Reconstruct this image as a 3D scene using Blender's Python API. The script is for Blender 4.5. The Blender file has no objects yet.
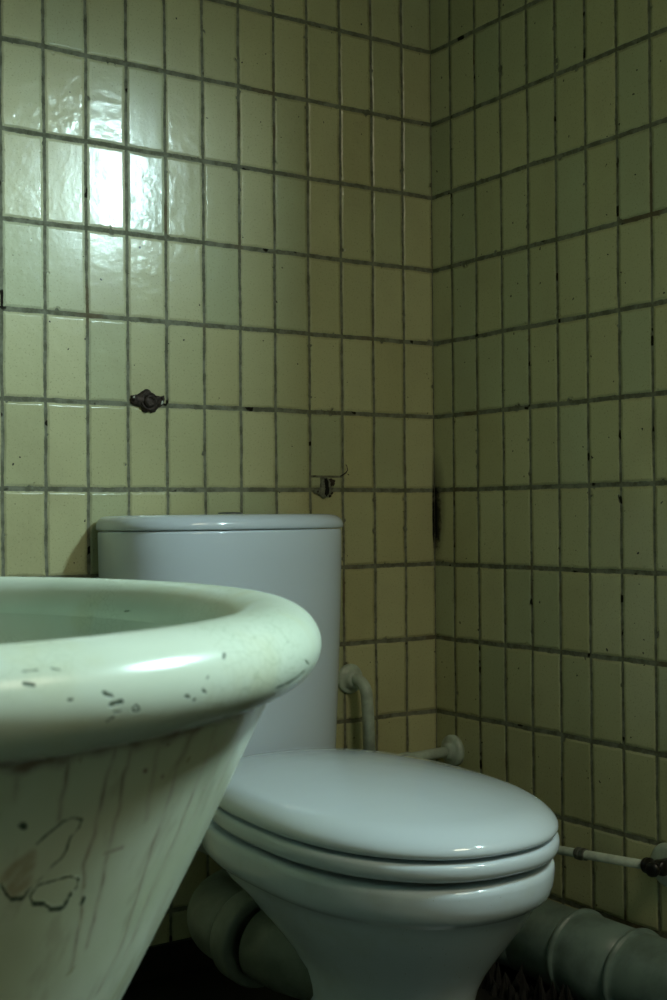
import bpy, bmesh, math, random
import numpy as np
from mathutils import Vector, Matrix
random.seed(7)
C = bpy.context.scene.collection
PI = math.pi
FL = 0.86                      # height of the reference grout line above the floor
TW, TWR, TH, OFF = 0.07583, 0.07533, 0.15, 0.06157

# ------------------------------------------------------------------ helpers
def link(o, parent=None):
    C.objects.link(o)
    if parent is not None:
        o.parent = parent
    return o

def mesh_obj(name, verts, faces, mat, parent=None, smooth=True):
    me = bpy.data.meshes.new(name)
    me.from_pydata([tuple(v) for v in verts], [], [tuple(f) for f in faces])
    me.validate(); me.update()
    bm = bmesh.new(); bm.from_mesh(me)
    bmesh.ops.recalc_face_normals(bm, faces=bm.faces)
    bm.to_mesh(me); bm.free()
    if smooth:
        for p in me.polygons: p.use_smooth = True
    me.materials.append(mat)
    o = bpy.data.objects.new(name, me)
    return link(o, parent)

def thing(name, label, cat, loc=(0, 0, 0), group=None):
    o = bpy.data.objects.new(name, None)
    o.empty_display_size = 0.05
    o.location = loc
    C.objects.link(o)
    o['label'] = label; o['category'] = cat
    if group: o['group'] = group
    return o

def localise(o, root):
    """geometry is written in room coordinates; move it into its thing's frame"""
    me = o.data
    me.transform(Matrix.Translation(-Vector(root.location)))
    return o

def part(name, vf, mat, root, smooth=True, top=None):
    o = mesh_obj(name, vf[0], vf[1], mat, root, smooth)
    localise(o, top if top is not None else root)
    return o

def loft(rings, cap0=True, cap1=True):
    n = len(rings[0]); V = []; Fc = []
    for r in rings: V += [tuple(p) for p in r]
    for i in range(len(rings) - 1):
        for j in range(n):
            k = (j + 1) % n
            Fc.append((i*n+j, i*n+k, (i+1)*n+k, (i+1)*n+j))
    for flag, base, ring in ((cap0, 0, rings[0]), (cap1, (len(rings)-1)*n, rings[-1])):
        if flag:
            c = np.mean(np.array(ring), axis=0); V.append(tuple(c)); ci = len(V) - 1
            for j in range(n): Fc.append((base+j, base+(j+1) % n, ci))
    return V, Fc

def join(*vfs):
    V = []; Fc = []
    for v, f in vfs:
        b = len(V); V += list(v); Fc += [tuple(i+b for i in q) for q in f]
    return V, Fc

def frame(d):
    d = Vector(d).normalized()
    a = Vector((0, 0, 1)) if abs(d.z) < .9 else Vector((1, 0, 0))
    u = d.cross(a).normalized(); return u, d.cross(u).normalized(), d

def tube(path, radii, n=28, caps=True):
    P = [Vector(p) for p in path]
    if not hasattr(radii, '__len__'): radii = [radii]*len(P)
    rings = []; u = None
    for i, p in enumerate(P):
        d = (P[min(i+1, len(P)-1)] - P[max(i-1, 0)]).normalized()
        if u is None: u, v, _ = frame(d)
        else:
            u = (u - d*u.dot(d)).normalized(); v = d.cross(u).normalized()
        rings.append([tuple(p + (u*math.cos(2*PI*k/n) + v*math.sin(2*PI*k/n))*radii[i]) for k in range(n)])
    return loft(rings, caps, caps)

def arc(c, a, b, r, n=12):
    """quarter bend: starts at c-corner; from point corner-a*r to corner+b*r (a, b unit dirs)"""
    c = Vector(c); a = Vector(a); b = Vector(b); o = c - a*r + b*r; out = []
    for i in range(n+1):
        t = i/n*PI/2
        out.append(o - b*r*math.cos(t) + a*r*math.sin(t))
    return out

def lathe(c, axis, prof, n=40):
    """prof: (distance along axis, radius)"""
    u, v, d = frame(axis); c = Vector(c)
    rings = [[tuple(c + d*h + (u*math.cos(2*PI*k/n) + v*math.sin(2*PI*k/n))*max(r, 1e-4)) for k in range(n)] for h, r in prof]
    return loft(rings, True, True)

def box(x0, y0, z0, x1, y1, z1):
    v = [(x0,y0,z0),(x1,y0,z0),(x1,y1,z0),(x0,y1,z0),(x0,y0,z1),(x1,y0,z1),(x1,y1,z1),(x0,y1,z1)]
    f = [(0,3,2,1),(4,5,6,7),(0,1,5,4),(1,2,6,5),(2,3,7,6),(3,0,4,7)]
    return v, f

def bevel(o, w=.003, seg=3):
    m = o.modifiers.new('bevel', 'BEVEL'); m.width = w; m.segments = seg; m.limit_method = 'ANGLE'
    return o

# ------------------------------------------------------------------ node helpers
class NT:
    def __init__(s, name):
        s.m = bpy.data.materials.new(name); s.m.use_nodes = True
        s.t = s.m.node_tree; s.t.nodes.clear()
        s.out = s.t.nodes.new('ShaderNodeOutputMaterial')
        s.b = s.t.nodes.new('ShaderNodeBsdfPrincipled')
        s.l(s.b.outputs[0], s.out.inputs[0])
    def n(s, t, **k):
        x = s.t.nodes.new('ShaderNode'+t)
        for a, b in k.items(): setattr(x, a, b)
        return x
    def l(s, a, b): s.t.links.new(a, b)
    def put(s, v, sock):
        if isinstance(v, (int, float)): sock.default_value = v
        elif isinstance(v, tuple): sock.default_value = v if len(v) == len(sock.default_value) else v + (1,)
        else: s.l(v, sock)
    def mth(s, op, a, b=0.0, c=0.0, clamp=False):
        x = s.n('Math', operation=op, use_clamp=clamp)
        s.put(a, x.inputs[0]); s.put(b, x.inputs[1]); s.put(c, x.inputs[2]); return x.outputs[0]
    def noise(s, vec, scale, detail=2, rough=.5, dim='3D'):
        x = s.n('TexNoise', noise_dimensions=dim); s.l(vec, x.inputs['Vector'])
        x.inputs['Scale'].default_value = scale; x.inputs['Detail'].default_value = detail; x.inputs['Roughness'].default_value = rough
        return x.outputs[0]
    def sm(s, v, a, b):          # smoothstep
        x = s.n('MapRange', interpolation_type='SMOOTHSTEP'); s.put(v, x.inputs[0])
        s.put(a, x.inputs[1]); s.put(b, x.inputs[2]); x.inputs[3].default_value = 0; x.inputs[4].default_value = 1
        return x.outputs[0]
    def lin(s, v, a, b, c, d):
        x = s.n('MapRange'); s.put(v, x.inputs[0])
        for i, q in enumerate((a, b, c, d)): s.put(q, x.inputs[i+1])
        return x.outputs[0]
    def mix(s, f, a, b):
        x = s.n('Mix', data_type='RGBA'); s.put(f, x.inputs[0]); s.put(a, x.inputs[6]); s.put(b, x.inputs[7]); return x.outputs[2]
    def xyz(s, v):
        x = s.n('SeparateXYZ'); s.l(v, x.inputs[0]); return x.outputs
    def vec(s, a, b, c=0.0):
        x = s.n('CombineXYZ')
        for i, q in enumerate((a, b, c)): s.put(q, x.inputs[i])
        return x.outputs[0]
    def bump(s, h, dist, strength=1.0, normal=None):
        x = s.n('Bump'); x.inputs['Strength'].default_value = strength; x.inputs['Distance'].default_value = dist
        s.l(h, x.inputs['Height'])
        if normal is not None: s.l(normal, x.inputs['Normal'])
        return x.outputs[0]
    def set(s, **k):
        names = {'color': 'Base Color', 'rough': 'Roughness', 'metal': 'Metallic', 'normal': 'Normal', 'spec': 'Specular IOR Level', 'coat': 'Coat Weight', 'coatr': 'Coat Roughness', 'sss': 'Subsurface Weight'}
        for a, v in k.items(): s.put(v, s.b.inputs[names[a]])
        return s.m
    def pos(s): return s.n('TexCoord').outputs['Object']

def simple(name, col, rough, metal=0, noise=0.0, scale=30, bump=0.0):
    t = NT(name); p = t.pos()
    nz = t.noise(p, scale, 4, .6)
    f = t.sm(nz, .35, .7)
    dark = tuple(c*(1-noise) for c in col)
    return t.set(color=t.mix(f, col, dark), rough=rough, metal=metal, normal=t.bump(nz, bump if bump else .0001))

# ------------------------------------------------------------------ materials
def tile_material(name, side):
    t = NT(name); p = t.pos(); X, Y, Z = t.xyz(p)
    if side == 'back':
        u0 = t.mth('DIVIDE', t.mth('MULTIPLY', X, -1.0), TW); w = TW
    elif side == 'right':
        u0 = t.mth('ADD', t.mth('DIVIDE', t.mth('SUBTRACT', t.mth('MULTIPLY', Y, -1.0), OFF), TWR), 1.0); w = TWR
    elif side == 'left':
        u0 = t.mth('DIVIDE', t.mth('MULTIPLY', Y, -1.0), TW); w = TW
    else:
        u0 = t.mth('DIVIDE', t.mth('MULTIPLY', X, -1.0), TW); w = TW
    v0 = t.mth('ADD', t.mth('DIVIDE', t.mth('SUBTRACT', Z, FL), TH), 40.0)
    u0 = t.mth('ADD', u0, 40.0)
    # hand laid: the joints wander by a millimetre or so
    wob = t.lin(t.noise(p, 9, 1), 0.3, 0.7, -.012, .012)
    u = t.mth('ADD', u0, wob); v = t.mth('ADD', v0, t.mth('MULTIPLY', wob, .45))
    iu, iv = t.mth('FLOOR', u), t.mth('FLOOR', v)
    fu, fv = t.mth('FRACT', u), t.mth('FRACT', v)
    cell = t.vec(iu, iv, {'back': 3.0, 'right': 11.0, 'left': 19.0, 'front': 27.0}[side])
    wn = t.n('TexWhiteNoise', noise_dimensions='3D'); t.l(cell, wn.inputs[0])
    r1 = wn.outputs['Value']; rr, rg, rb = t.n('SeparateColor').outputs[:3]
    sc = rr.node; t.l(wn.outputs['Color'], sc.inputs[0])
    du = t.mth('MULTIPLY', t.mth('MINIMUM', fu, t.mth('SUBTRACT', 1.0, fu)), w)
    dv = t.mth('MULTIPLY', t.mth('MINIMUM', fv, t.mth('SUBTRACT', 1.0, fv)), TH)
    # ragged tile edges: fine noise plus bites out of the glaze
    rag = t.lin(t.noise(p, 55, 3, .6), .3, .7, -.0008, .0008)
    bite = t.mth('MULTIPLY', t.sm(t.noise(p, 34, 2, .6), .64, .74), .0045)
    gu = t.mth('ADD', t.mth('ADD', rag, .0028), bite); gv = t.mth('ADD', t.mth('ADD', rag, .0041), bite)
    ed = t.mth('MINIMUM', t.mth('SUBTRACT', du, gu), t.mth('SUBTRACT', dv, gv))
    tile = t.sm(ed, -.0004, .0006)
    if side == 'back':
        # a cut strip of tile above the second fixing: one extra joint across the column 3-4
        m = t.mth('MULTIPLY', t.mth('COMPARE', iu, 43.0, .4), t.mth('COMPARE', Z, FL+.026, .0022))
        tile = t.mth('MULTIPLY', tile, t.mth('SUBTRACT', 1.0, m))
    # colour of the glaze
    base = t.mix(r1, (.66, .64, .365), (.57, .56, .31))
    base = t.mix(t.sm(rg, .72, .98), base, (.59, .56, .30))
    base = t.mix(t.mth('MULTIPLY', t.sm(rb, .6, 1.0), .5), base, (.45, .52, .33))
    cloud = t.noise(p, 5, 3, .6)
    base = t.mix(t.mth('MULTIPLY', t.sm(cloud, .42, .7), .30), base, (.44, .40, .22))
    spk = t.sm(t.noise(p, 300, 2, .6), .58, .72)
    base = t.mix(t.mth('MULTIPLY', spk, .55), base, (.25, .22, .10))
    pit = t.mth('MULTIPLY', t.sm(t.noise(p, 95, 1, .5), .755, .775), 1.0)
    base = t.mix(pit, base, (.05, .045, .03))
    # grime creeping in from the joints
    grime = t.mth('MULTIPLY', t.sm(ed, .006, .0), t.lin(t.noise(p, 14, 3, .6), .35, .7, .0, .45))
    base = t.mix(grime, base, (.22, .19, .09))
    gn = t.noise(p, 40, 3, .7)
    grout = t.mix(t.sm(gn, .35, .65), (.27, .275, .20), (.15, .15, .10))
    hole = t.sm(t.noise(p, 26, 2, .5), .66, .70)
    grout = t.mix(hole, grout, (.015, .013, .008))
    rust = t.mth('MULTIPLY', t.sm(t.noise(p, 6.3, 2, .5), .60, .68), .6)
    grout = t.mix(rust, grout, (.15, .105, .05))
    col = t.mix(tile, grout, base)
    if side in ('right', 'back'):
        # black mould patch rising in the room corner, beside one joint
        dist = Y if side == 'right' else X
        a = t.mth('DIVIDE', t.mth('ADD', dist, .004), .0150 if side == 'right' else .003)
        b = t.mth('DIVIDE', t.mth('SUBTRACT', Z, FL-.055), .062)
        rr2 = t.mth('ADD', t.mth('MULTIPLY', a, a), t.mth('MULTIPLY', b, b))
        rr2 = t.mth('ADD', rr2, t.lin(t.noise(p, 60, 3, .7), .3, .7, -.5, .5))
        mould = t.sm(rr2, 1.7, .3)
        a2 = t.mth('DIVIDE', dist, .036 if side == 'right' else .008); b2 = t.mth('DIVIDE', t.mth('SUBTRACT', Z, FL-.03), .12)
        halo = t.mth('MULTIPLY', t.sm(t.mth('ADD', t.mth('MULTIPLY', a2, a2), t.mth('MULTIPLY', b2, b2)), 1.3, .1), .55)
        col = t.mix(halo, col, (.05, .045, .03))
        col = t.mix(mould, col, (.004, .004, .004))
    # relief: pillowed tile edge, individual tilt, wavy glaze
    pil = t.sm(ed, -.0015, .005)
    tu = t.mth('MULTIPLY', t.mth('SUBTRACT', rr, .5), t.mth('SUBTRACT', fu, .5))
    tv = t.mth('MULTIPLY', t.mth('SUBTRACT', rb, .5), t.mth('SUBTRACT', fv, .5))
    tilt = t.mth('MULTIPLY', t.mth('ADD', tu, t.mth('MULTIPLY', tv, 1.4)), 1.5)
    wav = t.mth('MULTIPLY', t.noise(p, 38, 2, .5), t.lin(rg, 0, 1, .25, .95))
    wav2 = t.mth('MULTIPLY', t.noise(p, 130, 3, .6), .13)
    h = t.mth('ADD', t.mth('MULTIPLY', pil, 1.6), t.mth('ADD', tilt, t.mth('ADD', wav, wav2)))
    nrm = t.bump(h, .0012)
    rough = t.mix(tile, (.85, .85, .85), t.mix(grime, (.17, .17, .17), (.5, .5, .5)))
    return t.set(color=col, rough=rough, normal=nrm, spec=t.lin(tile, 0, 1, .15, .5), coat=t.mth('MULTIPLY', tile, .5), coatr=.38)

M_BACK = tile_material('cream_tiles_back', 'back')
M_RIGHT = tile_material('cream_tiles_right', 'right')
M_LEFT = simple('low_bounce_wall', (.13, .14, .10), .5, 0, .3, 8, .0005)  # unseen wall, colour made dark to cut bounce light
M_FRONT = simple('low_bounce_wall_front', (.10, .11, .08), .5, 0, .3, 8, .0005)  # unseen too, darkened so it throws little light back
M_PLASTER = simple('ceiling_paint', (.12, .125, .10), .9, 0, .15, 6, .0005)  # unseen ceiling, also kept dark against bounce
M_FLOOR = simple('dark_stone_floor', (.010, .010, .008), .6, 0, .5, 9, .0008)
M_STRIP = simple('dark_shade_strip', (.022, .020, .014), .45, 0, .4, 14, .0006)  # near-black colour stands in for shade at the wall foot
M_FRAME = simple('painted_window_frame', (.6, .62, .56), .5, 0, .1, 20)

def ceramic(name, col, rough=.07, dirt=.0):
    t = NT(name); p = t.pos()
    n1 = t.noise(p, 12, 3, .6)
    c = t.mix(t.mth('MULTIPLY', t.sm(n1, .45, .75), dirt), col, tuple(x*y for x, y in zip(col, (.7, .66, .5))))
    spk = t.sm(t.noise(p, 260, 1), .74, .77)
    c = t.mix(t.mth('MULTIPLY', spk, .35*(dirt > 0)), c, (.2, .18, .1))
    return t.set(color=c, rough=rough, normal=t.bump(t.noise(p, 18, 2), .0004), coat=.3, coatr=.04)
M_CER = ceramic('white_glazed_ceramic', (.72, .80, .88), .09)
M_BOWL = ceramic('toilet_bowl_ceramic', (.69, .78, .84), .10, .25)
M_SEAT = ceramic('glossy_white_plastic', (.72, .81, .87), .085)
M_CHROME = simple('dull_chrome', (.25, .26, .26), .28, 1, .3, 60)
M_PVC = simple('grey_green_pipe_plastic', (.22, .31, .28), .33, 0, .35, 16, .0004)
M_PVCD = simple('brown_grey_pipe_plastic', (.19, .22, .17), .4, 0, .35, 16, .0004)
M_WP = simple('pale_painted_pipe', (.60, .70, .60), .36, 0, .22, 45, .0006)
M_BLK = simple('black_plastic', (.012, .011, .010), .35, 0, .3, 80)
M_IRON = simple('corroded_iron', (.075, .052, .042), .55, .5, .7, 160, .0015)
M_MORTAR = simple('dusty_grey_mortar', (.26, .27, .20), .9, 0, .6, 120, .002)
M_WHITEPL = simple('white_wall_plug', (.62, .64, .55), .5, 0, .2, 60)
M_DARK = simple('hole_shade_black', (.006, .006, .005), .9)
M_SEAL = simple('black_rubber_gap', (.02, .02, .02), .7)

def sink_material(name, body):
    t = NT(name); p = t.pos(); X, Y, Z = t.xyz(p)
    at = t.n('Attribute', attribute_name='stain'); S = t.n('SeparateColor'); t.l(at.outputs['Color'], S.inputs[0])
    R, G, B = S.outputs[:3]
    base = t.mix(t.sm(t.noise(p, 7, 3, .6), .35, .7), ((.62, .67, .52) if body else (.56, .63, .53)), ((.56, .62, .44) if body else (.49, .57, .46)))
    yel = t.mth('MULTIPLY', t.sm(t.noise(p, 16, 3, .6), .50, .75), .35)
    base = t.mix(yel, base, (.48, .48, .27))
    if body:
        # long faint runs of grime down the outside
        st = t.noise(t.vec(t.mth('MULTIPLY', X, 60.0), t.mth('MULTIPLY', Y, 60.0), t.mth('MULTIPLY', Z, 2.5)), 1.0, 3, .55)
        base = t.mix(t.mth('MULTIPLY', t.sm(st, .54, .68), .30), base, (.33, .30, .20))
        spots = t.sm(t.noise(p, 70, 2, .6), .70, .75)
        base = t.mix(t.mth('MULTIPLY', spots, .6), base, (.33, .30, .16))
    else:
        cr = t.n('TexVoronoi', feature='DISTANCE_TO_EDGE'); t.l(p, cr.inputs['Vector']); cr.inputs['Scale'].default_value = 150
        line = t.mth('MULTIPLY', t.sm(cr.outputs['Distance'], .05, .0), t.sm(t.noise(p, 9, 2), .5, .62))
        base = t.mix(t.mth('MULTIPLY', line, .35), base, (.20, .24, .14))
    nz = t.noise(p, 240, 3, .65); big = t.noise(p, 60, 3, .6)
    f = t.lin(nz, .3, .7, .35, 1.25)
    g = t.mth('MULTIPLY', G, t.lin(big, .3, .7, .35, 1.2), clamp=True)
    col = t.mix(t.mth('MULTIPLY', g, .85), base, (.19, .115, .085))
    col = t.mix(t.mth('MULTIPLY', B, t.lin(big, .3, .7, .3, 1.2), clamp=True), col, (.36, .27, .15))
    chip = t.mth('MULTIPLY', R, f, clamp=True)
    chip = t.sm(chip, .25, .6)
    col = t.mix(t.mth('MULTIPLY', chip, .92), col, (.045, .075, .045))
    rough = t.mix(t.mth('MAXIMUM', chip, t.mth('MULTIPLY', g, .7)), (.20, .20, .20), (.6, .6, .6))
    h = t.mth('ADD', t.mth('MULTIPLY', t.noise(p, 25, 2), .6), t.mth('MULTIPLY', chip, -.5))
    return t.set(color=col, rough=rough, normal=t.bump(h, .0007), coat=.0, spec=.2)
M_SRIM = sink_material('stained_basin_rim', False)
M_SBODY = sink_material('stained_basin_body', True)

LAMP = 13.5
SKY, EXPO = 285.0, 0.0
STREAK= [[[-1.4337, -1.5607, 0.712], [-1.4339, -1.554, 0.697], [-1.4338, -1.5471, 0.682]], [[-1.4091, -1.5531, 0.712], [-1.4112, -1.5449, 0.693], [-1.4115, -1.5339, 0.67], [-1.414, -1.5275, 0.655], [-1.4086, -1.512, 0.629], [-1.4065, -1.4939, 0.597]], [[-1.3988, -1.5492, 0.712], [-1.4005, -1.5432, 0.698], [-1.3993, -1.5348, 0.682], [-1.4001, -1.5237, 0.659], [-1.3989, -1.5133, 0.64], [-1.3988, -1.4948, 0.606]], [[-1.3569, -1.5273, 0.71], [-1.3635, -1.5232, 0.695], [-1.3631, -1.5112, 0.673], [-1.3665, -1.5016, 0.652], [-1.3679, -1.4893, 0.629], [-1.3684, -1.4679, 0.593], [-1.3781, -1.4599, 0.569]], [[-1.3358, -1.5122, 0.708], [-1.3388, -1.5036, 0.689], [-1.3421, -1.495, 0.67], [-1.3457, -1.4846, 0.648], [-1.3542, -1.4746, 0.621], [-1.3603, -1.455, 0.583]], [[-1.3233, -1.5022, 0.707], [-1.3233, -1.4908, 0.688], [-1.3276, -1.4809, 0.666], [-1.3342, -1.4765, 0.65]], [[-1.3097, -1.4907, 0.707], [-1.3076, -1.4754, 0.686], [-1.3134, -1.4686, 0.667]], [[-1.458, -1.5658, 0.712], [-1.458, -1.5589, 0.696]], [[-1.3816, -1.5406, 0.71], [-1.38, -1.5272, 0.685], [-1.3781, -1.5178, 0.669]]]
LINE= [[[-1.4426, -1.5453, 0.673], [-1.4373, -1.5458, 0.677], [-1.4315, -1.546, 0.681], [-1.4257, -1.5447, 0.682], [-1.4201, -1.5419, 0.68], [-1.422, -1.5406, 0.676], [-1.4258, -1.54, 0.672], [-1.4254, -1.5375, 0.667], [-1.428, -1.5359, 0.662], [-1.4335, -1.5363, 0.659], [-1.4373, -1.5355, 0.655], [-1.442, -1.5349, 0.651], [-1.4452, -1.5339, 0.647], [-1.4506, -1.5352, 0.647], [-1.4546, -1.5385, 0.652], [-1.4584, -1.542, 0.658]], [[-1.4374, -1.5341, 0.652], [-1.4296, -1.5317, 0.652], [-1.4219, -1.529, 0.652], [-1.4159, -1.5253, 0.649], [-1.4149, -1.5229, 0.645], [-1.4182, -1.5222, 0.641], [-1.4211, -1.5203, 0.635], [-1.4274, -1.5231, 0.636], [-1.4339, -1.5277, 0.641], [-1.4402, -1.5306, 0.643], [-1.4414, -1.5328, 0.647], [-1.4374, -1.5341, 0.652]]]
HEAVY= [[[-1.4393, -1.5303, 0.643], [-1.4339, -1.5277, 0.641]], [[-1.4291, -1.5242, 0.637], [-1.4211, -1.5203, 0.635], [-1.4175, -1.5224, 0.642]], [[-1.4509, -1.5358, 0.648], [-1.4467, -1.5343, 0.647]], [[-1.4097, -1.5151, 0.634], [-1.4089, -1.5163, 0.637]], [[-1.4523, -1.5525, 0.684], [-1.4504, -1.5517, 0.683]]]
OCHRE= [[[-1.4562, -1.542, 0.659], [-1.4523, -1.5435, 0.664], [-1.4456, -1.5438, 0.668]], [[-1.4527, -1.539, 0.654], [-1.4466, -1.5403, 0.66], [-1.4455, -1.5428, 0.666]], [[-1.4503, -1.537, 0.651], [-1.4446, -1.5375, 0.655]], [[-1.4483, -1.5403, 0.659], [-1.4448, -1.5408, 0.662]]]
DASH= [[[-1.4018, -1.5239, 0.658], [-1.3956, -1.5211, 0.658], [-1.3905, -1.5185, 0.658]], [[-1.3878, -1.5371, 0.697], [-1.3865, -1.536, 0.696]], [[-1.3736, -1.5269, 0.691], [-1.3729, -1.526, 0.69]], [[-1.3763, -1.5365, 0.707], [-1.3748, -1.5357, 0.707]], [[-1.3329, -1.5044, 0.698], [-1.3293, -1.4999, 0.695]], [[-1.3307, -1.4879, 0.673], [-1.3278, -1.4854, 0.673]]]
CHIP= [([[-1.2409, -1.0444, 0.719], [-1.4453, -1.566, 0.7622]], 1.0), ([[-1.4645, -1.5891, 0.7535], [-1.4593, -1.5885, 0.7535]], 1.2), ([[-1.4518, -1.5873, 0.7535], [-1.4488, -1.5875, 0.7529]], 1.2), ([[-1.4652, -1.5927, 0.7493], [-1.4617, -1.5928, 0.7485]], 1.8), ([[-1.4472, -1.5934, 0.7412], [-1.4455, -1.5931, 0.7412]], 1.2), ([[-1.4309, -1.5898, 0.7421], [-1.4273, -1.5893, 0.7404]], 2.2), ([[-1.4273, -1.5894, 0.7369], [-1.4221, -1.5881, 0.7378]], 2.4), ([[-1.4257, -1.5886, 0.7335], [-1.4227, -1.5878, 0.7335]], 1.2), ([[-1.4283, -1.5878, 0.7294], [-1.4258, -1.5879, 0.731]], 1.3), ([[-1.4158, -1.5859, 0.7335], [-1.414, -1.5857, 0.7352], [-1.4118, -1.5847, 0.7335], [-1.4125, -1.5844, 0.7319], [-1.4153, -1.5853, 0.7319], [-1.4164, -1.5861, 0.7335]], 0.9), ([[-1.3549, -1.5564, 0.7508], [-1.356, -1.5582, 0.7493]], 2.2), ([[-1.3731, -1.5705, 0.7361], [-1.372, -1.5699, 0.7352]], 2), ([[-1.3854, -1.5757, 0.7352], [-1.3832, -1.5746, 0.7344]], 1.6), ([[-1.3801, -1.5727, 0.7319], [-1.3789, -1.5724, 0.7327]], 1.6), ([[-1.3709, -1.5693, 0.7412], [-1.3693, -1.5683, 0.7421]], 0.8), ([[-1.2759, -1.5039, 0.7369], [-1.2683, -1.4954, 0.7327]], 1.5), ([[-1.2949, -1.5158, 0.75], [-1.2941, -1.5158, 0.7493]], 1.0), ([[-1.2742, -1.5002, 0.7302], [-1.2905, -1.5132, 0.7271], [-1.3093, -1.5287, 0.7271]], 2.0), ([[-1.2691, -1.0165, 0.7378], [-1.2692, -1.016, 0.7352]], 1.5)]

# ------------------------------------------------------------------ the room
XL, YF, ZC = -1.86, -2.75, 2.75
WY0, WY1, WZ0, WZ1 = -1.80, -1.51, 1.66, 2.02        # small high window in the right wall
M_RUB = simple('black_rubble', (.015, .014, .012), .9)
M_ZINC = simple('dull_zinc', (.22, .24, .21), .5, .6, .3, 60)
def struct(name, vf, mat, smooth=False):
    o = mesh_obj(name, vf[0], vf[1], mat, None, smooth); o['kind'] = 'structure'; return o
struct('floor', box(XL-.1, YF-.1, -.1, .1, .1, 0), M_FLOOR)
struct('ceiling', box(XL-.1, YF-.1, ZC, .1, .1, ZC+.1), M_PLASTER)
struct('wall_back', box(XL-.1, 0, 0, .06, .06, ZC), M_BACK)
struct('wall_left', box(XL-.06, YF, 0, XL, 0, ZC), M_LEFT)
struct('wall_front', box(XL-.1, YF-.06, 0, .06, YF, ZC), M_FRONT)
WT = .05
struct('wall_right', join(box(0, YF, 0, WT, WY0, ZC), box(0, WY1, 0, WT, 0, ZC),
                          box(0, WY0, 0, WT, WY1, WZ0), box(0, WY0, WZ1, WT, WY1, ZC)), M_RIGHT)
fr = .022
wf = struct('window_1', join(box(.02, WY0, WZ0, WT+.005, WY0+fr, WZ1), box(.02, WY1-fr, WZ0, WT+.005, WY1, WZ1),
                        box(.02, WY0+fr, WZ0, WT+.005, WY1-fr, WZ0+fr), box(.02, WY0+fr, WZ1-fr, WT+.005, WY1-fr, WZ1)), M_FRAME)
struct('shade_strip_back', box(XL, -.010, 0, 0, 0, .055), M_STRIP)  # dark strip added where shade gathers low on the wall
struct('shade_strip_right', box(-.010, YF, 0, 0, -.010, .055), M_STRIP)  # same added dark strip, carried along the right wall

# ------------------------------------------------------------------ toilet
TX, TY, PH = -.5560, -.2419, -.003
WL, LL, ZE, TILT, NF, VM, NB = .4040, .6100, .3960, .0207, 2.2365, .5414, 2.5
def plan(W, v0_, v1_, vm, nf, nb, n=72):
    out = []; vv = v0_ + vm*(v1_-v0_)
    for i in range(n):
        a = PI*i/n
        out.append((W/2*math.copysign(abs(math.cos(a))**(2/nf), math.cos(a)), vv + (v1_-vv)*math.sin(a)**(2/nf)))
    for i in range(n):
        a = PI*i/n
        out.append((-W/2*math.copysign(abs(math.cos(a))**(2/nb), math.cos(a)), vv - (vv-v0_)*math.sin(a)**(2/nb)))
    return out
def place(p, z, tilt=TILT):
    u, v = p
    return (TX + u*math.cos(PH) - v*math.sin(PH), TY - v*math.cos(PH) - u*math.sin(PH), z - tilt*v)
toilet = thing('toilet', 'white ceramic toilet with closed lid and close-coupled cistern in the tiled corner', 'toilet', (TX, -.40, 0))
def slab(W, Ln, layers, v0_=0.0, hole=None):
    rings = []
    base = plan(W, v0_, Ln, VM, NF, NB); c = (0, Ln*.45)
    for s, z in layers:
        rings.append([place((c[0]+(x-c[0])*s, c[1]+(y-c[1])*s), z) for x, y in base])
    return loft(rings)
h = .0301
lid_layers = [(.86, ZE+.0005), (.955, ZE), (.975, ZE+.0001), (.990, ZE+.0010), (.998, ZE+.0035), (1, ZE+.007), (.996, ZE+.0115), (.985, ZE+.016), (.968, ZE+.0205), (.945, ZE+.0250), (.915, ZE+.0290), (.88, ZE+.0325)]
for s in (.83, .76, .68, .58, .47, .35, .23, .12, .03):
    lid_layers.append((s, ZE+.0325 + .0225*(1-(s/.88)**2)))
part('lid', slab(WL, LL, lid_layers), M_SEAT, toilet)
ZS = ZE-.0298
seat_layers = [(.84, ZS+.004), (.955, ZS+.001), (.985, ZS+.002), (.998, ZS+.006), (1.004, ZS+.012), (1.004, ZS+.018), (1.000, ZS+.0222), (.990, ZS+.0243), (.97, ZS+.0248), (.84, ZS+.0245)]
part('seat', slab(WL, LL, seat_layers), M_SEAT, toilet)
for s in (-1, 1):
    part('hinge', lathe(place((s*.075-.02, .012), ZE-.002), (1, 0, 0), [(-.001, .004), (0, .0105), (.003, .0125), (.037, .0125), (.04, .0105), (.041, .004)]), M_SEAT, toilet)
# bowl: (z, half width, v rear, v front, vm)
ZR = ZS-.0080
B = [(ZR-.004, .155, .09, .52, .5), (ZR-.001, .185, .05, .565, .52), (ZR, .195, .02, .580, .53), (ZR-.0015, .2005, .006, .588, .53), (ZR-.005, .2030, .002, .592, .53), (ZR-.012, .2035, .0, .5935, .53),
     (ZR-.030, .2025, .0, .5915, .53), (ZR-.043, .1995, .002, .5875, .53), (ZR-.050, .1955, .006, .581, .53), (ZR-.054, .190, .012, .574, .53), (ZR-.058, .186, .018, .569, .53),
     (ZR-.070, .179, .035, .562, .53), (ZR-.090, .168, .062, .550, .53), (ZR-.115, .152, .098, .532, .52), (ZR-.140, .135, .132, .513, .52), (ZR-.165, .119, .162, .495, .52), (ZR-.19, .107, .183, .482, .5),
     (ZR-.23, .099, .195, .470, .5), (ZR-.28, .098, .19, .468, .5), (ZR-.32, .107, .18, .478, .5), (.004, .114, .175, .487, .5), (.0, .114, .175, .487, .5)]
rings = []
for z, hw, va, vb, vm in B:
    tl = TILT*max(0, min(1, (z-.05)/.30))
    rings.append([place(q, z, tl) for q in plan(2*(hw-.0050), va+.010, vb+.013, vm, 2.2, 3.0 if z > .27 else 2.5)])
part('bowl', loft(rings), M_BOWL, toilet)
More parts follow.
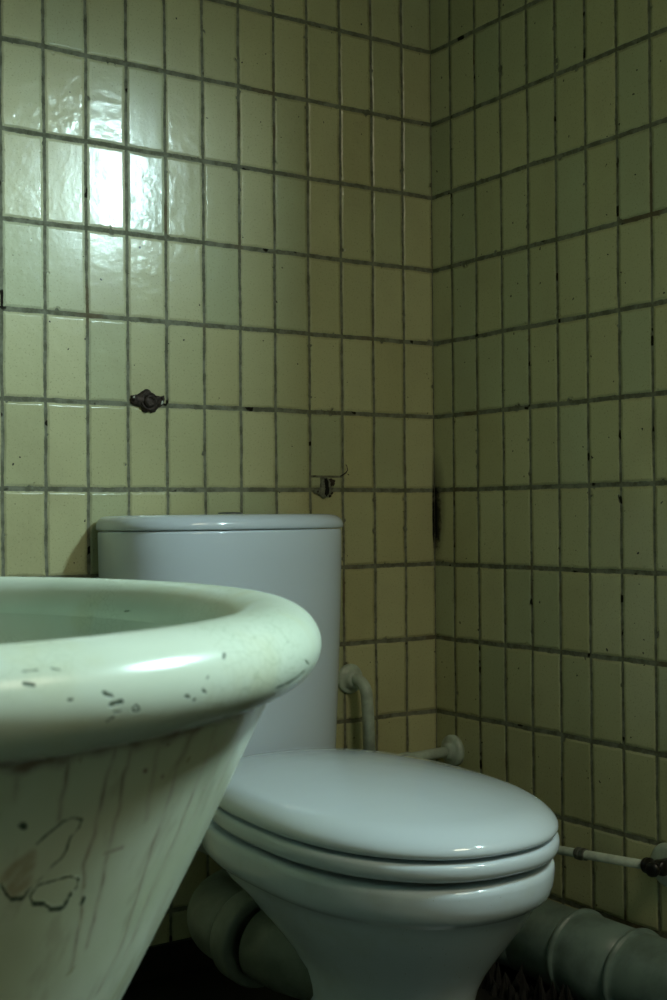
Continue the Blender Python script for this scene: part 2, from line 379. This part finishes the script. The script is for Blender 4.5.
# rear shelf that carries the cistern
def rrect(cx, hw, y0, y1, n=4, m=72):
    cy, hy = (y0+y1)/2, (y1-y0)/2; out = []
    for i in range(m):
        a = 2*PI*i/m; c, s = math.cos(a), math.sin(a)
        out.append((cx+hw*math.copysign(abs(c)**(2/n), c), cy+hy*math.copysign(abs(s)**(2/n), s)))
    return out
SH = [(.352, .150, -.32, -.012), (.349, .157, -.325, -.008), (.335, .157, -.325, -.008), (.32, .150, -.322, -.010), (.29, .12, -.318, -.02), (.26, .10, -.31, -.04)]
part('cistern_shelf', loft([[(x, y, z) for x, y in rrect(-.545, hw, y0, y1)] for z, hw, y0, y1 in SH]), M_BOWL, toilet)
# cistern: straight back, bowed front
CX, CHW = -.5300, .2200
def cplan(hw, dep, yb=-.010, n=2.9, m=80):
    out = []
    for i in range(m+1):
        a = PI*i/m; c = math.cos(a)
        out.append((CX+hw*math.copysign(abs(c)**(2/n), c), -.055-(dep-.055)*max(math.sin(a), 0)**(2/n)))
    for i in range(1, 12):      # soft rear corners
        a = PI/2*i/12
        out.append((CX-hw+.012*(1-math.cos(a)), yb-.012+.012*math.sin(a)))
    for i in range(0, 12):
        a = PI/2*(12-i)/12
        out.append((CX+hw-.012*(1-math.cos(a)), yb-.012+.012*math.sin(a)))
    return out
ZL = FL-.0727
CI = [(.352, .170, .17), (.354, .185, .178), (.360, .198, .186), (.37, .204, .190), (.40, .2065, .193), (.45, .2085, .195), (.55, .2130, .199), (.65, .2170, .201), (.74, .2195, .202), (ZL-.004, .2200, .202), (ZL, .2190, .201)]
cist = part('cistern', loft([[(x, y, z) for x, y in cplan(hw, d)] for z, hw, d in CI]), M_CER, toilet)
LI = [(ZL+.0015, .2165, .199), (ZL+.002, .2210, .2035), (ZL+.004, .2225, .205), (ZL+.009, .2227, .2052), (ZL+.014, .2213, .2038), (ZL+.019, .2185, .2005), (ZL+.0235, .2125, .194), (ZL+.0262, .2045, .186), (ZL+.0275, .18, .17), (ZL+.0282, .12, .14), (ZL+.0285, .05, .11)]
part('cistern_lid', loft([[(x, y, z) for x, y in cplan(hw, d, -.009)] for z, hw, d in LI]), M_CER, cist, top=toilet)
part('flush_button', lathe((CX-.008, -.105, ZL+.0280), (0, 0, 1), [(0, .022), (.0022, .0215), (.003, .019), (.0018, .017), (.0032, .014), (.0036, .008)]), M_CHROME, cist, top=toilet)
# outlet spigot at the rear left of the foot
part('outlet', tube([(-.560, -.56, .150), (-.60, -.50, .155), (-.635, -.44, .163), (-.646, -.395, .167)], [.056, .058, .057, .055], 40), M_PVCD, toilet)

# ------------------------------------------------------------------ soil pipe
soil = thing('soil_pipe', 'thick grey-green drain pipe on the floor running around the toilet and along the right wall', 'drain pipe', (-.10, -.25, 0))
part('collar', lathe((-.648, -.345, .170), (.05, -1, -.05), [(0, .057), (.0005, .066), (.003, .0695), (.007, .071), (.042, .071), (.046, .0695), (.0475, .066), (.048, .055), (.040, .053)], 48), M_PVCD, soil)
pth = [(-.655, -.37, .172), (-.655, -.33, .173)] + [tuple(v) for v in arc((-.655, -.205, .174), (0, 1, 0), (1, 0, 0), .105, 14)]
part('elbow', tube(pth, .0590, 40), M_PVCD, soil)
bp = [(-.56, -.205, .171), (-.45, -.19, .150), (-.30, -.12, .110)] + [tuple(v) for v in arc((-.092, -.096, .070), (1, 0, 0), (0, -1, 0), .09, 14)] + [(-.092, -.30, .070), (-.092, -.395, .070)]
part('pipe', tube(bp, [.060, .060, .063] + [.0655]*15 + [.0660, .0660], 48), M_PVC, soil)
part('socket', lathe((-.092, -.385, .070), (0, -1, 0), [(-.006, .062), (0, .0675), (.100, .0675), (.1080, .0677), (.1090, .0700), (.1100, .0742), (.1125, .0755), (.1155, .0755), (.1180, .0742), (.1190, .0708), (.1200, .0700), (.130, .0698), (.240, .0695)], 64), M_PVC, soil)
part('socket', lathe((-.092, -.620, .070), (0, -1, 0), [(0, .0695), (.0005, .0725), (.0020, .0750), (.0045, .0757), (.0075, .0750), (.0090, .0725), (.0100, .0703), (.02, .0700), (.90, .0700), (.91, .067)], 64), M_PVC, soil)

# crumbled mortar around the drain
def lump(c, r, zs, seed, n=22, m=9, spike=.35):
    rnd = random.Random(seed); V = []; Fc = []
    rad = [1+rnd.uniform(-spike, spike) for _ in range(n)]
    rings = []
    for j in range(m):
        t = j/(m-1)*PI/2
        rings.append([(c[0]+r[0]*rad[k]*math.cos(t)*math.cos(2*PI*k/n)*(1+rnd.uniform(-.06, .06)), c[1]+r[1]*rad[k]*math.cos(t)*math.sin(2*PI*k/n)*(1+rnd.uniform(-.06, .06)), c[2]+zs*math.sin(t)*(1+rnd.uniform(-.25, .25)*(j > 0))) for k in range(n)])
    return loft(rings)

def shards(x0, x1, y0, y1, n, seed, hmax):
    rnd = random.Random(seed); V = []; Fc = []
    for i in range(n):
        t = i/(n-1); x = x0+(x1-x0)*t+rnd.uniform(-.008, .008); y = y0+(y1-y0)*t+rnd.uniform(-.008, .008)
        hh = hmax*rnd.uniform(.5, 1); w_ = rnd.uniform(.007, .013); k = 5; a0 = rnd.uniform(0, 6)
        base = [(x+w_*math.cos(a0+2*PI*j/k)*rnd.uniform(.7, 1.3), y+w_*math.sin(a0+2*PI*j/k)*rnd.uniform(.7, 1.3), 0) for j in range(k)]
        tip = (x+rnd.uniform(-.01, .01), y+rnd.uniform(-.01, .01), hh); b0 = len(V)
        V += base + [((p[0]*.6+tip[0]*.4), (p[1]*.6+tip[1]*.4), hh*.55) for p in base] + [tip]
        for j in range(k):
            q = (j+1) % k; Fc += [(b0+j, b0+q, b0+k+q, b0+k+j), (b0+k+j, b0+k+q, b0+2*k)]
        Fc.append(tuple(b0+j for j in range(k)))
    return V, Fc
rub = mesh_obj('mortar_rubble', *join(shards(-.185, -.185, -.30, -.60, 34, 4, .060), shards(-.205, -.20, -.30, -.62, 26, 9, .035)), M_RUB, None, False)
rub['kind'] = 'stuff'; rub['label'] = 'black jagged rubble heaped on the floor between toilet foot and drain pipe'; rub['category'] = 'rubble'

# ------------------------------------------------------------------ water pipes
wp = thing('water_pipe', 'pale painted water pipe bending out of the back wall beside the cistern', 'water pipe', (-.19, -.055, .30))
FZ = FL-.368
part('wall_flange', lathe((-.2165, 0, FZ), (0, -1, 0), [(.0, .029), (.003, .0295), (.006, .028), (.0085, .024), (.009, .017), (.018, .016), (.020, .012)]), M_WP, wp)
vp = [(-.2165, -.010, FZ)] + [tuple(v) for v in arc((-.208, -.047, FZ+.001), (.18, -.984, 0), (0, 0, -1), .033, 12)] + [(-.2060, -.048, FZ-.07), (-.2050, -.050, .335)]
part('pipe', tube(vp, .0118, 28), M_WP, wp)
BZ = FL-.523
br = thing('branch_pipe', 'short pale horizontal pipe entering the right wall through a round flange beside the corner', 'water pipe', (-.06, -.057, BZ))
part('wall_flange', lathe((0, -.056, BZ), (-1, 0, 0), [(0, .031), (.007, .0318), (.011, .0305), (.014, .026), (.0145, .018), (.023, .0165), (.025, .0115)]), M_WP, br)
part('pipe', tube([(-.006, -.056, BZ), (-.10, -.056, BZ-.003), (-.165, -.056, BZ-.005)], .0108, 28), M_WP, br)
part('coupling', lathe((-.112, -.056, BZ-.0033), (-1, 0, -.03), [(0, .0112), (.001, .0128), (.005, .0132), (.018, .0132), (.022, .0124), (.023, .011)], 24), M_WP, br)

sp = thing('supply_pipe', 'thin pale supply pipe low along the right wall ending in a black stop valve', 'water pipe', (-.03, -.5, .22))
a_, b_ = Vector((-.026, -.36, FL-.6565)), Vector((-.038, -.598, FL-.630))
a_ = Vector((-.040, -.30, FL-.6535)); b_ = Vector((-.040, -.592, FL-.6275))
part('pipe', tube([(-.006, -.262, a_.z-.002), (-.02, -.264, a_.z-.002), (-.034, -.274, a_.z-.001), a_, b_], .0078, 24), M_WP, sp)
part('wall_flange', lathe((0, -.262, a_.z-.002), (-1, 0, 0), [(0, .026), (.004, .026), (.007, .022), (.008, .009)]), M_WP, sp)
dr = (b_-a_).normalized()
nut = a_ + dr*((-.444+.30)/dr.y - .004)
part('coupling_nut', lathe(nut, dr, [(0, .008), (.001, .0112), (.010, .0115), (.011, .0090), (.014, .0090), (.015, .0108), (.022, .0106), (.023, .008)], 8), M_ZINC, sp, smooth=False)
vz = b_.z
vb = part('stop_valve', join(lathe(b_ + dr*.004, dr, [(0, .008), (.001, .0118), (.004, .0130), (.006, .0118), (.009, .0132), (.012, .0128), (.016, .0098), (.024, .0098), (.027, .0125), (.040, .0130), (.044, .0115)], 20),
                        lathe(b_+dr*.026, (1, 0, 0), [(0, .0095), (.032, .0095)], 20)), M_BLK, sp)
part('valve_handle', join(lathe(b_+dr*.032, (-1, -.3, 0), [(0, .006), (.012, .006), (.013, .0115), (.018, .0125), (.023, .0115), (.024, .006)], 12)), M_BLK, vb, top=sp)
part('valve_flange', lathe((0, b_.y-.022, b_.z-.002), (-1, 0, 0), [(0, .036), (.004, .0365), (.008, .035), (.011, .029), (.012, .014)]), M_WP, sp)

# ------------------------------------------------------------------ broken fixings on the back wall
fx = thing('fixture_stub', 'rusty star-shaped metal fixture remnant bolted to a joint high on the back wall', 'wall fixture', (-.644, 0, FL+.157))
cx, cz = -.646, FL+.157
def plate(outline, y0, y1, cx, cz, bulge=0.0):
    rings = []
    for s, y in ((1, y0), (1, y1), (.86, y1-.0015), (.55, y1-.0015-bulge*.6), (.25, y1-.0015-bulge)):
        rings.append([(cx+x*s, y, cz+z*s) for x, z in outline])
    return loft(rings)
def resample(poly, k=4):
    out = []
    rnd = random.Random(3)
    for i in range(len(poly)):
        a, b = poly[i], poly[(i+1) % len(poly)]
        for j in range(k):
            t = j/k; out.append((a[0]+(b[0]-a[0])*t+rnd.uniform(-.0005, .0005), a[1]+(b[1]-a[1])*t+rnd.uniform(-.0005, .0005)))
    return out
star = [(-.031, .008), (-.020, .010), (-.012, .015), (-.003, .021), (.003, .019), (.010, .012), (.018, .009), (.026, .0085), (.032, .011), (.033, .005), (.030, -.006),
        (.024, -.010), (.019, -.013), (.014, -.020), (.007, -.021), (.002, -.018), (-.003, -.022), (-.009, -.019), (-.013, -.011), (-.022, -.009), (-.031, -.006), (-.033, .001)]
part('backplate', plate(resample(star), +.001, -.004, cx, cz, .006), M_IRON, fx)
part('stud', lathe((cx+.001, -.008, cz-.001), (0, -1, 0), [(0, .012), (.004, .0115), (.007, .0095), (.007, .006), (.001, .005)], 20), M_IRON, fx)
part('rim_ring', lathe((cx+.001, -.006, cz-.001), (0, -1, 0), [(0, .0165), (.003, .016), (.0035, .0135), (.001, .013)], 22), M_IRON, fx)
for sx in (-1, 1):
    part('wall_plug', lathe((cx+sx*.0245 + (.001 if sx > 0 else -.001), -.003, cz+(.0035 if sx < 0 else -.002)), (0, -1, 0), [(0, .0042), (.0025, .004), (.0030, .0025)], 14), M_WHITEPL, fx)
    part('screw', lathe((cx+sx*.030 - .003*sx, -.0035, cz+(.0005 if sx < 0 else .005)), (.2*sx, -1, .1), [(0, .0028), (.003, .0034), (.0045, .0022)], 10), M_IRON, fx)

fb = thing('anchor_hole', 'broken tile with a dark anchor hole and grey mortar just above the cistern', 'wall fixture', (-.268, 0, FL))
cx, cz = -.268, FL+.004
mort = [(-.012, .020), (-.004, .021), (.006, .018), (.010, .010), (.013, .001), (.020, -.004), (.016, -.009), (.008, -.012), (.002, -.018), (-.006, -.021), (-.012, -.017), (-.020, -.012), (-.028, -.010), (-.030, -.004), (-.022, -.002), (-.014, .000), (-.012, .010)]
part('mortar_patch', plate(resample(mort), +.001, -.0030, cx, cz, .0015), M_MORTAR, fb)
hole = [(-.006, .018), (0, .019), (.003, .012), (.003, .004), (.005, -.004), (.004, -.012), (-.001, -.016), (-.006, -.012), (-.005, -.002), (-.006, .008)]
part('hole', plate(resample(hole, 3), +.0005, -.0052, cx, cz, .0002), M_DARK, fb)  # raised black plate, its colour stands for shade inside the hole
for (dx, dz, r) in ((.011, .014, .0045), (.015, .009, .005), (.010, .006, .004), (-.021, -.007, .0035), (.012, -.010, .0028), (.008, -.016, .0025), (.017, .013, .003)):
    part('iron_crumb', join(lathe((cx+dx, -.001, cz+dz), (.3, -1, .2), [(0, r*1.15), (.0025, r), (.0045, r*.5)], 7)), M_IRON, fb, smooth=False)
hook = thing('bent_nail', 'small bent black nail in the joint right of the broken anchor hole', 'nail', (-.235, 0, FL+.02))
part('nail', tube([(-.2330, .002, FL+.0265), (-.2325, -.006, FL+.029), (-.227, -.010, FL+.0335), (-.2235, -.011, FL+.039), (-.2245, -.010, FL+.046), (-.2265, -.009, FL+.050)], [.0012, .0014, .0013, .0009, .0007, .0006], 8), M_IRON, hook)

# ------------------------------------------------------------------ wash basin
Q = dict(cx=-1.4910, cy=-1.2139, a=.3075, b=.3545, z=FL-.1222, n=1.9735, tr=.0300, ro=-.0655, tv=.0245)
S0, S1, S2 = 1.0235, -1.105, -.51061859
TH_D = np.concatenate([np.linspace(-2.0, -.25, 1300), np.linspace(-.25, 2*PI-2.0, 160)[1:-1]])
def ex(v): return np.sign(v)*np.abs(v)**(2/Q['n'])
def to_world(lx, ly, z):
    c, s = math.cos(Q['ro']), math.sin(Q['ro'])
    return np.stack(np.broadcast_arrays(Q['cx']+c*lx-s*ly, Q['cy']+s*lx+c*ly, z), -1)
def sc(d): return S0+S1*d+S2*d*d
def sec(th, s, z, off=0.0):
    nx, ny = np.cos(th)/Q['a'], np.sin(th)/Q['b']; l = np.hypot(nx, ny)
    return to_world(Q['a']*ex(np.cos(th))*s-.35*(S0-min(s, S0))*Q['a']+off*nx/l, Q['b']*ex(np.sin(th))*s+off*ny/l, z)
def grid_obj(name, G, mat, root, closed_v=False, attr=True, top=None):
    """G: (rows, cols, 3), columns wrap around"""
    m, n, _ = G.shape
    idx = np.arange(m*n).reshape(m, n)
    a = idx if closed_v else idx[:-1]; b = np.roll(idx, -1, 0) if closed_v else idx[1:]
    Fc = np.stack([a, np.roll(a, -1, 1), np.roll(b, -1, 1), b], -1).reshape(-1, 4)
    me = bpy.data.meshes.new(name)
    loc = np.array((top if top is not None else root).location)
    me.from_pydata((G.reshape(-1, 3)-loc).tolist(), [], Fc.tolist()); me.update()
    me.polygons.foreach_set('use_smooth', [True]*len(me.polygons))
    me.materials.append(mat)
    o = link(bpy.data.objects.new(name, me), root)
    if attr:
        at = me.color_attributes.new('stain', 'FLOAT_COLOR', 'POINT')
        at.data.foreach_set('color', stain(G.reshape(-1, 3), name).astype(np.float32).ravel())
    return o
PXM = .00046
def dist_poly(V, poly):
    P = np.array(poly); best = np.full(len(V), 9.0)
    if len(P) == 1: return np.linalg.norm(V-P[0], axis=1)
    for i in range(len(P)-1):
        a, b = P[i], P[i+1]; ab = b-a; L = max(float(ab@ab), 1e-12)
        t = np.clip(((V-a)@ab)/L, 0, 1); d = np.linalg.norm(V-(a+t[:, None]*ab), axis=1); best = np.minimum(best, d)
    return best
def soft(d, r, s): return np.clip((r+s-d)/(2*s), 0, 1)
def stain(V, name):
    S = np.zeros((len(V), 4)); S[:, 3] = 1
    rg = np.random.default_rng(5)
    wob = .0004*(np.sin(V[:, 2]*310+V[:, 0]*170)+np.sin(V[:, 2]*723+V[:, 1]*350)*.5)
    near = (V[:, 0] > -1.60) & (V[:, 1] < -1.15)
    I = np.where(near)[0]; W = V[I].copy(); W[:, 0] += wob[I]
    snap = lambda poly: [W[np.argmin(((W-np.array(p))**2).sum(1))] for p in poly]
    R = np.zeros(len(I)); G = np.zeros(len(I)); B_ = np.zeros(len(I))
    if name == 'rim':
        for poly, w in CHIP: R = np.maximum(R, soft(dist_poly(W, snap(poly)), w*PXM, 1.3*PXM))
        # grime where the rim meets the body
        zz = V[I, 2]; G = np.maximum(G, .9*soft(zz+.0015*np.sin(W[:, 0]*160)+.001*np.sin(W[:, 0]*430+2), Q['z']-.0215, .0016))
    else:
        for k, poly in enumerate(STREAK):
            d = dist_poly(W, snap(poly)); G = np.maximum(G, (1.0 if k < 6 else .6)*soft(d, 1.7*PXM, 1.9*PXM)); G = np.maximum(G, .25*soft(d, 3.5*PXM, 3.5*PXM))
        for poly in LINE: R = np.maximum(R, .85*soft(dist_poly(W, snap(poly)), 1.5*PXM, 1.9*PXM))
        for poly in HEAVY: R = np.maximum(R, soft(dist_poly(W, snap(poly)), 3.0*PXM, 2.0*PXM))
        for poly in OCHRE: B_ = np.maximum(B_, .75*soft(dist_poly(W, snap(poly)), 6*PXM, 3*PXM))
        for poly in DASH: G = np.maximum(G, 1.2*soft(dist_poly(W, snap(poly)), 2*PXM, 1.5*PXM))
        zz = V[I, 2]; nz = .002*np.sin(W[:, 0]*90)+.0018*np.sin(W[:, 0]*310+1)
        G = np.maximum(G, 1.0*soft(-zz, -(FL-.1500)+nz*.7, .0022))
    S[I, 0] = R; S[I, 1] = G; S[I, 2] = B_
    return S
basin = thing('wash_basin', 'large stained pale green wash basin with thick rolled rim in the foreground', 'wash basin', (-1.55, Q['cy'], 0))
phis = np.concatenate([np.linspace(-1.75, 1.75, 150), np.linspace(1.75, 2*PI-1.75, 40)[1:-1]])
G = np.stack([sec(TH_D, 1.0, Q['z']+Q['tv']*math.sin(p), Q['tr']*math.cos(p)) for p in phis])
grid_obj('rim', G, M_SRIM, basin, closed_v=True)
ds = np.concatenate([np.linspace(0, .33, 440), np.linspace(.33, .47, 12)[1:]])
G = np.stack([sec(TH_D, float(sc(d)), FL-.13-d) for d in ds])
grid_obj('body', G, M_SBODY, basin)
# inner bowl
TC = np.linspace(0, 2*PI, 161)[:-1]
inner = [(1, -.118, -.0275), (1, -.126, -.0292), (.993, -.138, -.0292), (.975, -.155, -.028), (.94, -.178, -.026), (.87, -.212, -.024), (.75, -.245, -.02), (.62, -.275, -.01), (.45, -.295, 0), (.25, -.305, 0), (.10, -.31, 0), (.06, -.312, 0)]
G = np.stack([sec(TC, s, FL+z, o) for s, z, o in inner])
grid_obj('bowl', G, M_SRIM, basin, attr=False)
dc = G[-1].mean(0)
part('drain', lathe((dc[0], dc[1], dc[2]-.002), (0, 0, 1), [(-.03, .02), (0, .026), (.003, .025), (.003, .018), (-.02, .015)]), M_CHROME, basin)
# column under the body
sb = float(sc(.46)); c0 = sec(TC, sb, FL-.13-.46)
cc = c0.mean(0); rings = []
for k, z in ((1.0, FL-.13-.455), (.93, FL-.13-.49), (.86, .16), (.86, .08), (.95, .03), (1.0, .012), (1.0, 0)):
    r = (c0-cc)*k+cc; r[:, 2] = z; rings.append(r)
part('pedestal', loft([[tuple(p) for p in r] for r in rings]), M_SBODY, basin)

# ------------------------------------------------------------------ light: the sky through the small window
w = bpy.data.worlds.new('sky'); bpy.context.scene.world = w; w.use_nodes = True
nt = w.node_tree; nt.nodes.clear()
tc = nt.nodes.new('ShaderNodeTexCoord'); sx = nt.nodes.new('ShaderNodeSeparateXYZ'); nt.links.new(tc.outputs['Generated'], sx.inputs[0])
rp = nt.nodes.new('ShaderNodeValToRGB'); nt.links.new(sx.outputs['Z'], rp.inputs[0])
rp.color_ramp.elements[0].position = 0.0; rp.color_ramp.elements[0].color = (.02, .03, .025, 1)
rp.color_ramp.elements[1].position = 1.0; rp.color_ramp.elements[1].color = (.68, .98, 1.0, 1)
for pos, c in ((.05, (.03, .045, .045, 1)), (.14, (.24, .36, .37, 1)), (.25, (.66, .95, .98, 1))):
    e = rp.color_ramp.elements.new(pos); e.color = c
bg = nt.nodes.new('ShaderNodeBackground'); ow = nt.nodes.new('ShaderNodeOutputWorld')
nt.links.new(rp.outputs[0], bg.inputs[0]); bg.inputs[1].default_value = SKY; nt.links.new(bg.outputs[0], ow.inputs[0])
la = bpy.data.lights.new('window_portal', 'AREA'); la.shape = 'RECTANGLE'; la.size = WY1-WY0; la.size_y = WZ1-WZ0
la.cycles.is_portal = True
lo = bpy.data.objects.new('window_portal', la); lo.location = (.045, (WY0+WY1)/2, (WZ0+WZ1)/2); lo.rotation_euler = (0, PI/2, 0)
la.size, la.size_y = WZ1-WZ0, WY1-WY0
C.objects.link(lo)

# dim warm ceiling lamp behind the photographer
lb = bpy.data.lights.new('ceiling_lamp', 'AREA'); lb.shape = 'DISK'; lb.size = .6; lb.energy = LAMP; lb.color = (1.0, .93, .68)
lp = bpy.data.objects.new('ceiling_lamp', lb); lp.location = (-.45, -2.45, 2.25); C.objects.link(lp)

# ------------------------------------------------------------------ camera
cd = bpy.data.cameras.new('camera'); cam = bpy.data.objects.new('camera', cd); C.objects.link(cam)
yaw, pit, rol = .59084, .010127, -.0085046
f = Vector((math.sin(yaw)*math.cos(pit), math.cos(yaw)*math.cos(pit), math.sin(pit)))
r = Vector((math.cos(yaw), -math.sin(yaw), 0)); u = r.cross(f)
R = math.cos(rol)*r+math.sin(rol)*u; U = -math.sin(rol)*r+math.cos(rol)*u
cam.matrix_world = Matrix(((R.x, U.x, -f.x, -1.64874), (R.y, U.y, -f.y, -2.08539), (R.z, U.z, -f.z, FL-.04468), (0, 0, 0, 1)))
cd.sensor_fit = 'HORIZONTAL'; cd.sensor_width = 36; cd.lens = 1294.33/667*36; cd.clip_start = .02
cd.dof.use_dof = True; cd.dof.focus_distance = 2.0; cd.dof.aperture_fstop = 26
sc_ = bpy.context.scene; sc_.camera = cam
vs = sc_.view_settings; vs.view_transform = 'Standard'; vs.look = 'None'; vs.gamma = 1; vs.exposure = EXPO; vs.use_curve_mapping = False
sc_.cycles.max_bounces = 8; sc_.cycles.diffuse_bounces = 5; sc_.cycles.glossy_bounces = 4
